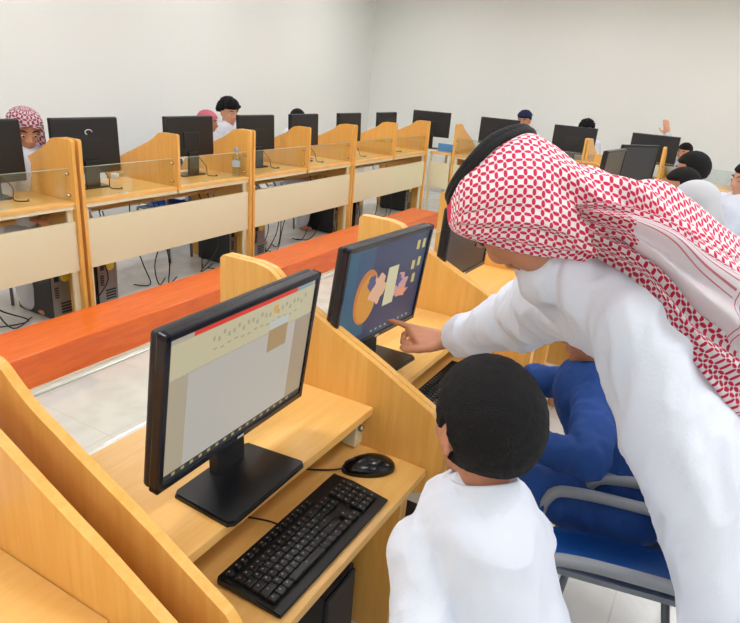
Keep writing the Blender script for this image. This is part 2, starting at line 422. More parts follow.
# ---------------------------------------------------------------- orange duct on the floor
duct = thing('cable_duct', 'long varnished orange wooden duct on the floor before the back row', 'cable duct', (0, 0, 0))
yd0, yd1, zd, xd = 3.10, 3.485, .215, 7.45
bm = B(); box(bm, ((-2.3+xd)/2, (yd0+yd1)/2, zd/2), (xd+2.3, yd1-yd0, zd), .006)
obj('duct_body', bm, ORANGE, duct)
bm = B(); box(bm, (6.235, (yd0+yd1)/2, zd+.001), (.014, yd1-yd0, .002)); obj('joint_strip', bm, mat('pale_joint', (226, 204, 170), .4), duct)
bm = B(); box(bm, ((xd-2.3)/2, yd0-.006, .008), (xd+2.3, .012, .016)); obj('base_trim', bm, mat('ivory_trim', (222, 214, 190), .4), duct)
bm = None

# ---------------------------------------------------------------- monitors

def monitor(label, group=None, screen='off', rot=0, tilt=-4, loc=(0, 0, 0), logo=None, MH=.345, MW=.50, lift=.108, bw=.265, by=0, bd=.155, bx=0):
    """local: screen faces -y, base centre at the origin"""
    t = thing('computer_monitor', label, 'monitor', loc, rot, group)
    bm = B()   # base
    w, d = bw, bd; P = [(-w/2+.012, -d/2), (w/2-.012, -d/2), (w/2, -d/2+.012), (w/2-.012, d/2-.01), (w/2-.03, d/2), (-w/2+.03, d/2), (-w/2+.012, d/2-.01), (-w/2, -d/2+.012)]
    P = [(a_+bx, b__+by) for a_, b__ in P]; prism(bm, P, 'z', 0, .012); bmesh.ops.bevel(bm, geom=[e for e in bm.edges if all(v.co.z > .01 for v in e.verts)], offset=.004, segments=2, affect='EDGES')
    obj('stand_base', bm, BLACKP, t)
    bm = B(); prism(bm, [(.036, .012), (.062, .012), (.066, .20), (.042, .20)], 'x', -.05, .05); obj('stand_neck', bm, BLACKM, t)
    R = Matrix.Rotation(math.radians(tilt), 3, 'X'); C = V((0, 0, lift+MH/2)); b_ = .017
    def put(bm, name, m, par, sm=False):
        bmesh.ops.rotate(bm, matrix=R, verts=bm.verts, cent=(0, 0, 0)); bmesh.ops.translate(bm, vec=C, verts=bm.verts)
        return obj(name, bm, m, par, sm)
    bm = B()
    for c, s in (((0, 0, MH/2-b_/2), (MW, .026, b_)), ((0, 0, -MH/2+b_*.6), (MW, .026, b_*1.2)), ((-MW/2+b_/2, 0, 0), (b_, .026, MH)), ((MW/2-b_/2, 0, 0), (b_, .026, MH))): box(bm, c, s, .004)
    be = put(bm, 'bezel', BEZEL, t)
    bm = B(); box(bm, (0, .021, 0), (MW-.004, .024, MH-.004), .009); box(bm, (0, .034, -.03), (MW*.34, .012, MH*.40), .005); ca = put(bm, 'rear_case', BLACKM, t)
    sw, sh = MW-2*b_, MH-2.2*b_; sz = .1*b_
    bm = B(); box(bm, (0, -.004, sz), (sw, .006, sh))
    scr = put(bm, 'screen', DARKSCR if screen == 'off' else emis('screen_%s' % screen, {'doc': (176, 168, 152), 'wall': (20, 42, 84)}[screen]), t)
    def rect(u0, v0, u1, v1, name, m, lift=.0005, par=scr):
        bm = B(); box(bm, (-sw/2+sw*(u0+u1)/2, -.0072-lift, sz+sh/2-sh*(v0+v1)/2), (sw*(u1-u0), .0006, sh*(v1-v0))); return put(bm, name, m, par)
    if logo == 'ring':
        bm = B(); tube(bm, [(.026*math.cos(a), .048, .10+.018*math.sin(a)) for a in [math.radians(-60+i*20) for i in range(13)]], .0035, 6); put(bm, 'ring_logo', mat('silver_mark', (200, 200, 205), .4), ca)
    if screen == 'doc':
        rect(.0, .04, 1, .27, 'ribbon', emis('ribbon', (198, 190, 156)))
        rect(.13, .0, .84, .035, 'title_bar', emis('title_red', (222, 52, 34)), .001)
        rect(.84, .0, .97, .035, 'title_end', emis('title_blue', (130, 160, 170)), .001)
        rect(.11, .28, .86, .955, 'page', emis('page', (186, 182, 173)), .001)
        rect(.86, .28, 1, .955, 'page_margin', emis('margin', (166, 150, 128)), .001)
        rect(0, .28, .11, .955, 'page_margin', emis('margin2', (176, 164, 140)), .001)
        rect(.64, .19, .79, .255, 'pop_up_header', emis('popup_head', (190, 196, 190)), .002)
        rect(.64, .255, .79, .43, 'pop_up_note', emis('popup', (170, 144, 104)), .002)
        rect(0, .955, 1, 1, 'taskbar', emis('taskbar', (46, 46, 44)), .001)
        bm = B()
        for i in range(16):
            u = .06+.055*i; v = .975; box(bm, (-sw/2+sw*u, -.0092, sz+sh/2-sh*v), (sw*.018, .0006, sh*.022))
        put(bm, 'taskbar_icons', emis('icons', (170, 160, 110)), scr)
        bm = B()
        for i in range(22):
            u = .25+.032*i; v = .115+.02*math.sin(i*2.3); box(bm, (-sw/2+sw*u, -.0085, sz+sh/2-sh*v), (sw*.014, .0006, sh*.03))
        for i in range(14):
            u = .26+.045*i; v = .19+.008*math.sin(i*1.7); box(bm, (-sw/2+sw*u, -.0085, sz+sh/2-sh*v), (sw*.022, .0006, sh*.012))
        put(bm, 'ribbon_icons', emis('ribbon_ic', (168, 160, 136)), scr)
        rect(.66, .075, .69, .13, 'ribbon_highlight', emis('hl', (226, 168, 60)), .002)
    if screen == 'wall':
        def blob(u, v, ru, rv, name, c, lift, ph=0, am=0, n=40):
            bm = B(); pts = []
            for k in range(n):
                a = 2*math.pi*k/n; q = 1+am*math.sin(5*a+ph)+am*.7*math.sin(9*a+ph*2)
                pts.append((-sw/2+sw*(u+ru*q*math.cos(a)), sz+sh/2-sh*(v+rv*q*math.sin(a))))
            prism(bm, pts, 'y', -.0072-lift, -.0066-lift); put(bm, name, emis('w_%s' % name+str(round(u*100)), c), scr)
        rect(0, .0, .3, .93, 'wallpaper_band', emis('wb1', (20, 84, 112)), .0003)
        rect(.12, .02, .3, .6, 'wallpaper_glow', emis('wb2', (22, 66, 104)), .0006)
        blob(.27, .52, .135, .29, 'orange_disc', (196, 112, 30), .001)
        blob(.28, .54, .115, .25, 'yellow_disc', (206, 140, 40), .0016)
        blob(.40, .47, .10, .15, 'pink_swirl', (220, 172, 140), .0022, 1, .13)
        blob(.31, .38, .045, .08, 'blue_spot', (60, 70, 120), .0028, 0, .1)
        blob(.69, .53, .10, .13, 'flower_swirl', (196, 150, 150), .0022, 2.5, .16)
        blob(.66, .47, .05, .06, 'violet_spot', (70, 66, 120), .0028, 1, .2)
        blob(.74, .62, .07, .05, 'petal', (222, 150, 110), .003, 2, .2)
        rect(.50, .28, .63, .70, 'paper_note', emis('note', (206, 200, 160)), .003)
        for u, v in ((.86, .08), (.94, .08), (.84, .30), (.92, .28), (.88, .46)):
            rect(u-.02, v, u+.02, v+.10, 'desktop_icon', emis('ico', (200, 186, 110)), .002)
        rect(0, .945, 1, 1, 'taskbar', emis('task2', (16, 44, 78)), .001)
        bm = B()
        for i in range(9): box(bm, (-sw/2+sw*(.42+.06*i), -.0092, sz+sh/2-sh*.95), (sw*.02, .0006, sh*.02))
        put(bm, 'taskbar_icons', emis('icons2', (160, 190, 190)), scr)
    if screen != 'none':
        bm = B(); box(bm, (.0, -.0138, -MH/2+b_*.6), (.022, .001, .006)); put(bm, 'front_logo', mat('silver_mark', (200, 200, 205), .4), be)
    return t

monitor('black monitor with the lit document on screen, nearest to the camera', screen='doc', rot=math.radians(1.5), tilt=7, MH=.373, MW=.53, lift=.098, bw=.29, bd=.185, by=-.012, bx=-.024, loc=(.897*S+.001, .862, SHELF_Z))
monitor('black monitor with blue and orange wallpaper that the man points at', screen='wall', rot=math.radians(-4), tilt=7, MH=.37, MW=.52, lift=.096, bd=.17, loc=(1.575*S, .915, SHELF_Z))
m3 = monitor('switched-off monitor right of the blue wallpaper monitor, half hidden by the headscarf', screen='off', rot=math.radians(-2), tilt=3, loc=(2.36*S, .96, SHELF_Z))
goff = 'monitors switched off on the near row'
dup(m3, (near_x[3], .95, SHELF_Z), 0, 'blank monitor fourth along the near row behind the headscarf', goff)
dup(m3, (near_x[4], .95, SHELF_Z), 0, 'blank monitor fifth along the near row behind the headscarf', goff)
q6 = dup(m3, (near_x[5]+.22, .88, SHELF_Z), math.radians(-8), 'small dark monitor seen edge-on, left of the grey blank one', goff)
q7 = dup(m3, (near_x[6]+.25, .80, SHELF_Z), math.radians(-33), 'tilted monitor with a grey blank screen above the headscarf, in front of the raised hand', goff)
q6.scale = q7.scale = (1, 1, 1.12)
# backs of the back row and right row
def mback(px_l, px_r, py, y, label, rot=0, logo=None, src=None):
    c = at_y((px_l+px_r)/2, py, y); loc = (c.x, y, SHELF_Z)
    if src is None: return monitor(label, 'monitors of the back row seen from behind', 'off', math.pi+rot, 2, loc, logo, MH=(.40 if logo else .335), lift=(.10 if logo else .16))
    return dup(src, loc, math.pi+rot, label)
bk = mback(49, 118, 120, 4.12, 'black monitor seen from behind with a silver ring mark, left part of the back row', 0, 'ring')
bm_plain = mback(161, 215, 118, 4.12, 'black monitor seen from behind, just left of the curly-haired boy')
bk.scale.x = bm_plain.scale.x = 1.1
for a, b, y, l, r in ((237, 274, 4.1, 'black monitor seen from behind, just right of the curly-haired boy', -.05), (288, 319, 4.1, 'black monitor seen from behind in front of the top of a black-haired head', 0),
                      (336, 362, 4.1, 'black monitor seen from behind, second left of the room corner carrel', 0), (374, 399, 4.1, 'black monitor seen from behind, last of the back row', 0),
                      (-55, 11, 4.12, 'black monitor cut off by the left edge of the photo', 0)):
    mback(a, b, 115, y, l, r, None, bk if a < 0 else bm_plain).scale.x = 1.0
for a, b, py, l, rot in ((411, 454, 112, 'black monitor seen from behind at the room corner, above the blue folder', .25), (478, 523, 121, 'black monitor seen from behind beside the boy in the blue cap', 0),
                    (551, 600, 131, 'black monitor seen from behind below the lone black-haired head', 0), (632, 679, 140, 'black monitor seen from behind below the raised hand', 0)):
    c = at_x((a+b)/2, py, XR+.37)
    q_ = dup(bm_plain, (XR+.37, c.y, SHELF_Z), math.pi/2+rot, l, 'monitors of the right row seen from behind'); q_.scale = (1.1, 1, 1.04)

# ---------------------------------------------------------------- keyboard and mouse
def keyboard(label):
    t = thing('keyboard', label, 'keyboard')
    bm = B(); prism(bm, [(-.072, 0), (.072, 0), (.075, .006), (.072, .022), (.02, .020), (-.072, .010), (-.075, .006)], 'x', -.225, .225)
    bmesh.ops.bevel(bm, geom=[e for e in bm.edges if abs(e.verts[0].co.x-e.verts[1].co.x) < 1e-5 and abs(e.verts[0].co.x) > .22], offset=.004, segments=2, affect='EDGES')
    obj('case', bm, KEYM, t)
    bk_, bl = B(), B()
    def key(x, y, w, d=.0155):
        z = .0135+(y+.06)*.075
        box(bk_, (x, y, z+.005), (w-.0030, d-.0005, .009), .0018, seg=1)
        box(bl, (x-.001, y+.002, z+.0097), (.0035, .0035, .0003))
    p = .0187
    for i in range(15): key(-.205+i*.0192+(.004 if i > 0 else 0)+(.006 if i > 4 else 0), .055, .0165, .012)
    rows = [(.030, [1]*13+[2]), (.0115, [1.5]+[1]*12+[1.5]), (-.007, [1.75]+[1]*11+[2.25]), (-.0255, [2.25]+[1]*10+[2.75]), (-.044, [1.25, 1.25, 1.25, 6.25, 1.25, 1.25, 1.25, 1.25])]
    for y, ws in rows:
        x = -.213
        for w in ws: key(x+w*p/2, y, w*p, .0172); x += w*p
    for y in (.030, .0115):
        for i in range(3): key(.077+i*p, y, p, .0172)
    for x, y in ((.077+p, -.0255), (.077, -.044), (.077+p, -.044), (.077+2*p, -.044)): key(x, y, p, .0172)
    for y in (.030, .0115, -.007, -.0255, -.044):
        for i in range(4): key(.143+i*.0187, y, p, .0172)
    ks = obj('keys', bk_, mat('keycap', (26, 26, 29), .4), t); tag(ks, kind='stuff'); tag(obj('key_letters', bl, KEYT, t), kind='stuff')
    return t
kb = keyboard('black full-size keyboard on the desk below the lit document monitor')
kb.location = (1.062, .685, DESK_Z); kb.rotation_euler.z = math.radians(0); kb.scale = (1.07, 1.2, 1)
for x, l in ((near_x[1], 'black keyboard under the blue wallpaper monitor, partly behind the boy with short hair'), (near_x[2], 'black keyboard right of the pointing arm on the third desk')):
    dup(kb, (x+(.02 if x < 2 else -.06), .715, DESK_Z), 0, l)
def mouse(label, loc, rz):
    t = thing('computer_mouse', label, 'mouse', loc, rz)
    bm = B(); bmesh.ops.create_uvsphere(bm, u_segments=28, v_segments=16, radius=1)
    for v in bm.verts:
        x, y, z = v.co; z = max(z, -.15)
        v.co = V((x*.033*(1-.12*y), y*.060, (z+.15)*.034*(1-.15*y if y > 0 else 1)))
    obj('shell', bm, mat('mouse_black', (12, 12, 15), .18), t, True)
    bm = B(); tube(bm, [(0, .052-.003*i, .022+.0035*i-.00035*i*i) for i in range(8)], .003, 8); obj('scroll_wheel', bm, mat('wheel_rubber', (40, 42, 48), .4), t)
    bm = B(); tube(bm, smooth_path([(0, .055, .008), (0, .085, .006), (.01, .13, .004), (.03, .19, .005)]), .002, 6); obj('mouse_cable', bm, CABLE, t)
    return t
mp = at_z(369, 467, DESK_Z+.01)
mo = mouse('glossy black mouse right of the near keyboard', (mp.x, mp.y+.002, DESK_Z), math.radians(42)); mo.scale = (1.3, 1.35, 1.25)
def cable(label, pts, r=.003, group=None, m=CABLE):
    bm = B(); tube(bm, smooth_path(pts), r, 6)
    return tag(obj('cable', bm, m, smooth=True), label, 'cable', group)
k0 = kb.location
cable('thin black keyboard cable running under the shelf of the near desk', [(k0.x-.02, k0.y+.074, DESK_Z+.016), (k0.x-.02, k0.y+.12, DESK_Z+.012), (k0.x-.06, k0.y+.20, DESK_Z+.02), (k0.x-.07, k0.y+.27, DESK_Z+.003)], .0025)

# ---------------------------------------------------------------- pc towers
def tower(label, group, loc, rz=0):
    """local: rear face with sockets faces -y"""
    t = thing('pc_tower', label, 'computer', loc, rz, group)
    bm = B(); box(bm, (0, 0, .19), (.175, .40, .36), .006); obj('case', bm, PCBLK, t)
    bm = B(); box(bm, (0, -.203, .19), (.165, .006, .345)); bk_ = obj('rear_plate', bm, PCSTEEL, t)
    bm = B(); lathe(bm, [(.001, 0), (.036, 0), (.036, .004), (.030, .006), (.001, .006)], 20); bmesh.ops.rotate(bm, matrix=Matrix.Rotation(math.pi/2, 3, 'X'), verts=bm.verts, cent=(0, 0, 0)); bmesh.ops.translate(bm, vec=(.025, -.206, .31), verts=bm.verts); obj('fan_grille', bm, YEL, bk_)
    bm = B()
    for i in range(5): box(bm, (-.05, -.207, .24-i*.017), (.03, .004, .010))
    for i in range(4): box(bm, (.02, -.207, .12-i*.022), (.09, .004, .012))
    obj('sockets', bm, BLACKM, bk_)
    bm = B(); box(bm, (-.045, -.207, .31), (.035, .004, .05)); obj('power_socket', bm, BLACKM, bk_)
    bm = B(); box(bm, (0, .205, .19), (.16, .014, .34), .006); obj('front_cover', bm, BLACKP, t)
    bm = B()
    for x in (-.06, .06):
        for y in (-.16, .16): box(bm, (x, y, .006), (.03, .03, .012))
    obj('feet', bm, BLACKM, t)
    return t
gp = 'computer towers under the back row'
def tx(px): return at_y(px, 275-px*.18, YB+.16).x
t0 = tower('black computer tower under the left end of the back row', gp, (tx(60), YB+.36, 0), .0)
for a, l in ((106, 'black computer tower right of the first back row post, below the ring-marked monitor'), (236, 'black computer tower left of the post below the water bottle'), (259, 'black computer tower just right of the post below the water bottle'),
             (338, 'black computer tower left of the third back row post'), (359, 'black computer tower just right of the third back row post'), (408, 'black computer tower under the last desk of the back row')):
    dup(t0, (tx(a), YB+.36, 0), random.uniform(-.04, .04), l)
near_t = dup(t0, (near_x[0]+.22, .93, 0), math.pi, 'black computer tower on the floor under the nearest desk', 'computer towers under the near row')
dup(t0, (near_x[1]-.29, .86, 0), math.pi, 'black computer tower on the floor left of the blue-clothed boy, behind the side panel', 'computer towers under the near row')

# cables behind the back row
gc = 'loose cables under the back row'
k = 0
for cx_ in (2.2, 3.0, 3.45, 4.05, 4.9, 5.2, 5.9, 6.7, 7.3):
    for j in range(3):
        x = cx_+random.uniform(-.12, .2); y = YB+.14+.05*j+.01*random.random()
        cable('loose black computer cable hanging under the back row of desks', [(x, y+.06, .70), (x+random.uniform(-.05, .05), y, .5), (x+random.uniform(-.1, .1), y-.02, .22), (x+random.uniform(-.2, .2), y-.01, .03), (x+random.uniform(-.3, .3), y+.12, .012)], .005, gc)
# monitor cables on the back shelf
gcm = 'cables behind the back row monitors'
for o_ in [o for o in list(COL.objects) if o.get('group') == 'monitors of the back row seen from behind']:
    x, y = o_.location.x, o_.location.y
    cable('black cable curling from the back of a monitor onto the shelf', [(x+.05, y-.05, SHELF_Z+.17), (x+.10, y-.10, SHELF_Z+.08), (x+.07, y-.15, SHELF_Z+.012), (x+.13, y-.20, SHELF_Z+.005), (x+.16, y-.16, SHELF_Z+.006)], .004, gcm)
# white adapter by the ring-marked monitor
p = at_z(115, 176, SHELF_Z+.02)
t = thing('plug_adapter', 'small white plug adapter on the shelf right of the ring-marked monitor', 'adapter', (p.x, p.y, SHELF_Z))
bm = B(); box(bm, (0, 0, .022), (.05, .05, .044), .008); obj('body', bm, WHITEC, t, True)
bm = B(); tube(bm, smooth_path([(.02, 0, .03), (.06, -.03, .05), (.09, 0, .02), (.12, -.02, .004)]), .004, 6); obj('lead', bm, mat('white_rubber', (220, 220, 220), .5), t)

# water bottle
p = at_z(242, 171, SHELF_Z)
t = thing('water_bottle', 'clear plastic water bottle with blue cap on the back row shelf', 'bottle', (4.395, YB+.10, SHELF_Z))
PLB = glass_mat(); PLB.name = 'clear_plastic'; PLB.node_tree.nodes['Transparent BSDF'].inputs['Color'].default_value = (.86, .92, .95, 1)
bm = B(); lathe(bm, [(.01, 0), (.034, .002), (.036, .02), (.034, .05), (.036, .08), (.034, .11), (.036, .14), (.035, .17), (.022, .20), (.013, .215), (.013, .228)], 24); obj('body', bm, PLB, t, True)
bm = B(); lathe(bm, [(.012, .225), (.016, .225), (.016, .247), (.012, .25)], 20); obj('cap', bm, mat('blue_cap', (110, 165, 225), .4), t, True)
bm = B(); lathe(bm, [(.0362, .085), (.0368, .087), (.0368, .135), (.0362, .137)], 24); obj('label_band', bm, mat('pale_label', (200, 215, 230), .5), t, True)
# blue folder & white box of the right row
p = at_x(441, 147, XR+.2)
t = thing('folder', 'bright blue folder standing on the corner desk behind glass', 'folder', (XR+.2, 3.54, SHELF_Z))
bm = B(); box(bm, (0, 0, .055), (.03, .28, .11), .004); obj('cover', bm, mat('folder_blue', (90, 160, 230), .4), t)
bm = B(); box(bm, (0, 0, .112), (.02, .26, .006)); obj('paper_edges', bm, WHITEC, t)
p = at_x(572, 160, XR+.12)
t = thing('document_tray', 'white tray on the right row below the lone black-haired head', 'tray', (XR+.14, p.y, SHELF_Z))
bm = B(); box(bm, (0, 0, .006), (.12, .34, .012), .003); obj('tray_base', bm, mat('tray_white', (226, 228, 230), .4), t)
bm = B(); box(bm, (0, .16, .05), (.12, .012, .10)); box(bm, (0, -.16, .05), (.12, .012, .10)); obj('tray_sides', bm, mat('tray_white', (226, 228, 230), .4), t)

# ---------------------------------------------------------------- chairs
def chair(label, group=None, loc=(0, 0, 0), rz=0, base='legs'):
    """local: sitter faces +y, seat centre at origin"""
    t = thing('chair', label, 'chair', loc, rz, group)
    bm = B(); n = 10
    def seatp(i, j):
        u, v = i/n*2-1, j/n*2-1
        return V((u*.225*(1-.05*v*v), v*.21, .45-.018*(1-u*u)*(1-v*v)-(.02*max(0, v)**2)))
    vs = [[bm.verts.new(seatp(i, j)) for j in range(n+1)] for i in range(n+1)]
    for i in range(n):
        for j in range(n): bm.faces.new((vs[i][j], vs[i+1][j], vs[i+1][j+1], vs[i][j+1]))
    r = bmesh.ops.solidify(bm, geom=bm.faces[:], thickness=.022); obj('seat', bm, BLUEP, t, True)
    bm = B()
    def backp(i, j):
        u, v = i/n*2-1, j/n
        return V((u*(.22-.03*v*v), -.215-.06*v+.03*(1-u*u)*-1, .52+.33*v))
    vs = [[bm.verts.new(backp(i, j)) for j in range(n+1)] for i in range(n+1)]
    for i in range(n):
        for j in range(n): bm.faces.new((vs[i][j], vs[i+1][j], vs[i+1][j+1], vs[i][j+1]))
    bmesh.ops.solidify(bm, geom=bm.faces[:], thickness=.02); obj('backrest', bm, BLUEP, t, True)
    for s in (-1, 1):
        bm = B(); pts = smooth_path([(s*.25, .20, .40), (s*.255, .225, .52), (s*.26, .20, .64), (s*.26, .12, .668), (s*.26, -.05, .672), (s*.26, -.19, .668), (s*.255, -.25, .655)], 5)
        for a, b in zip(pts, pts[1:]):
            pass
        # flat strap section
        R = []
        for i, p in enumerate(pts):
            tt = (pts[min(i+1, len(pts)-1)]-pts[max(i-1, 0)]).normalized(); x = V((1, 0, 0)); y = tt.cross(x).normalized()
            wd = .014 if p.z < .6 else .029
            R.append([bm.verts.new(p+x*a_*wd+y*b_*.015) for a_, b_ in ((-1, -.6), (-.6, -1), (.6, -1), (1, -.6), (1, .6), (.6, 1), (-.6, 1), (-1, .6))])
        for a, b in zip(R, R[1:]):
            for q in range(8): bm.faces.new((a[q], a[(q+1) % 8], b[(q+1) % 8], b[q]))
        bm.faces.new(R[0][::-1]); bm.faces.new(R[-1]); obj('armrest', bm, GREY, t, True)
        bm = B(); tube(bm, smooth_path([(s*.20, -.20, .43), (s*.21, -.255, .50), (s*.19, -.29, .66), (s*.17, -.30, .78)]), .011, 10); obj('back_support', bm, GREYM, t, True)
        bm = B(); tube(bm, [(s*.24, .20, .42), (s*.27, .24, .0)], .013, 10); obj('leg', bm, GREYM, t, True)
        bm = B(); tube(bm, [(s*.24, -.18, .42), (s*.27, -.27, .0)], .013, 10); obj('leg', bm, GREYM, t, True)
    bm = B(); box(bm, (0, 0, .415), (.48, .36, .02), .004); obj('seat_frame', bm, GREYM, t)
    return t

# ---------------------------------------------------------------- people
def cloth_fold(seed, amp, sc=(9, 9, 3), amp2=0):
    o = V((seed*7.3, seed*3.1, seed))
    def f(p):
        q = V((p.x*sc[0], p.y*sc[1], p.z*sc[2]))+o
        a = noise.noise(q); b = noise.noise(q*2.3)
        return amp*(1-abs(a)*2.2) + amp*.4*(1-abs(b)*2) + amp2*(1-abs(noise.noise(V((p.x*26, p.y*26, p.z*9))+o))*2.5)
    return f
def head_shapes(bm, c, R, k=1.0, ears=True, detail=True):
    """c = head centre, R columns x(right) y(face) z(up)"""
    P = lambda x, y, z: V(c)+R @ (V((x, y, z))*k)
    E = lambda x, y, z, rx, ry, rz: ell(bm, P(x, y, z), (rx*k, ry*k, rz*k), R)
    E(0, -.012, .025, .073, .093, .090)      # skull
    E(0, .020, -.015, .064, .068, .080)      # face
    E(0, .035, -.062, .045, .045, .045)      # jaw
    E(0, .064, -.088, .022, .020, .020)      # chin
    if detail:
        E(-.032, .062, -.022, .024, .022, .026); E(.032, .062, -.022, .024, .022, .026)   # cheeks
        E(0, .075, .025, .050, .016, .012)       # brow
        caps(bm, P(0, .088, .008), P(0, .108, -.024), .009*k, .013*k, 12)                # nose
        E(-.012, .098, -.028, .009, .010, .008); E(.012, .098, -.028, .009, .010, .008)
        E(0, .086, -.050, .024, .012, .007); E(0, .084, -.060, .020, .012, .007)     # lips
    if ears:
        for s in (-1, 1):
            E(s*.076, -.008, -.004, .008, .018, .030); E(s*.072, -.002, -.026, .008, .010, .012)
def eyes(par, c, R, k, loc):
    for s in (-1, 1):
        bm = B(); ell(bm, V(c)+R @ (V((s*.031, .080, .004))*k)-V(loc), (.0125*k, .008*k, .0052*k), R, 12); e = obj('eye', bm, mat('eye_white', (225, 215, 205), .3), par, True)
        bm = B(); ell(bm, V(c)+R @ (V((s*.031, .0865, .004))*k)-V(loc), (.0062*k, .003*k, .0052*k), R, 10); obj('iris', bm, EYE, e, True)
        bm = B(); tube(bm, [V(c)+R @ (V((s*q, .0915-.012*(q-.015)/.03, .028+.006*math.sin((q-.012)/.04*3.1)))*k)-V(loc) for q in (.012, .022, .032, .042, .050)], [.002*k, .0035*k, .0038*k, .003*k, .0015*k], 8); obj('eyebrow', bm, HAIR, par, True)
def hair_mesh(c, R, k, loc, thick=.013, rough=.0018, seed=0, low=-.058, front=.055, seg=72):
    """star-shaped hair cap around the skull that dives below the skin over the face"""
    bm = B(); bmesh.ops.create_icosphere(bm, subdivisions=5, radius=1)
    for v in bm.verts:
        d = v.co.normalized()
        # skull radius in this direction
        rx, ry, rz = .075+thick, .094+thick, .092+thick
        r = 1/math.sqrt((d.x/rx)**2+(d.y/ry)**2+(d.z/rz)**2)
        p = d*r; p.y -= .012; p.z += .024
        hair_low = low if d.y < .1 else low+(front-low)*min(1, (d.y-.1)/.35)
        ear = max(0, min(1, (abs(d.x)-.72)/.15))*max(0, 1-abs(d.y+.02)/.42)
        hair_low = hair_low*(1-ear)+.028*ear
        e = (p.z-hair_low)/.012
        f = max(0, min(1, e*.5+.5))
        nn = noise.noise(d*9+V((seed, 0, 0)))+.6*noise.noise(d*40+V((seed, 0, 0)))
        q = d*(r+rough*nn*f); q.y -= .012; q.z += .024
        inner = d*(r-thick-.02); inner.y -= .012; inner.z += .024
        if f < 1: q = inner.lerp(q, f)
        v.co = V(c)+R @ (q*k)-V(loc)
    return bm
def ghutra_simple(par, c, R, k, loc, m, drop=.28, seed=0, length_side=None):
    """cloth over the head falling behind and at the sides"""
    bm = B(); uvl = bm.loops.layers.uv.new('UVMap'); nu, nv = 48, 26; G = []
    for i in range(nu+1):
        row = []
        for j in range(nv+1):
            t = j/nv; half = math.radians(180-62*max(0, min(1, (t-.33)/.13)))
            a = -half+2*half*i/nu      # 0 = back
            dirx, diry = math.sin(a), -math.cos(a)
            if t < .45:
                ph = t/.45*math.pi/2; rr = math.sin(ph); z = math.cos(ph)
                p = V((dirx*rr*.096, diry*rr*.115-.01, .03+z*.098))
            else:
                s = (t-.45)/.55; open_ = 1+s*.55+.16*s*math.sin(a*7+seed)
                yy = diry*.115*open_-.01; yy -= .0
                p = V((dirx*.096*open_, yy, .03-s*drop*1))
            row.append(bm.verts.new(V(c)+R @ (p*k)-V(loc)))
        G.append(row)
    for i in range(nu):
        for j in range(nv):
            f = bm.faces.new((G[i][j], G[i+1][j], G[i+1][j+1], G[i][j+1])); f.smooth = True
            for lp, (a, b) in zip(f.loops, ((i, j), (i+1, j), (i+1, j+1), (i, j+1))): lp[uvl].uv = (a/nu*.5, b/nv*.42)
    bmesh.ops.solidify(bm, geom=bm.faces[:], thickness=.004)
    return obj('headscarf', bm, m, par, True)
def hand_shapes(bm, w, d, n, k=1.0, curl=.4, thumb=1):
    """relaxed hand from wrist w along d, back of the hand facing n"""
    d = V(d).normalized(); n = (V(n)-d*V(n).dot(d)).normalized(); s = d.cross(n)*thumb
    w = V(w)
    ell(bm, w+d*.045*k, (.040*k, .052*k, .016*k), Matrix((s, d, n)).transposed(), 16)
    for i, (o_, L) in enumerate(((.028, .070), (.010, .078), (-.009, .072), (-.027, .058))):
        p = w+d*.080*k+s*o_*k; dd = d.copy(); r = .0088*k
        for seg_, fr in enumerate((.45, .32, .25)):
            an = curl*(seg_+.5); dd = (d*math.cos(an)-n*math.sin(an)).normalized(); q = p+dd*L*fr*k; caps(bm, p, q, r, r*.92, 10); p = q; r *= .92
    p = w+d*.02*k+s*.028*k; q = p+(d*.6+s*.7-n*.3).normalized()*.045*k; caps(bm, p, q, .012*k, .010*k, 10); caps(bm, q, q+(d*.9+s*.25-n*.3).normalized()*.035*k, .010*k, .009*k, 10)

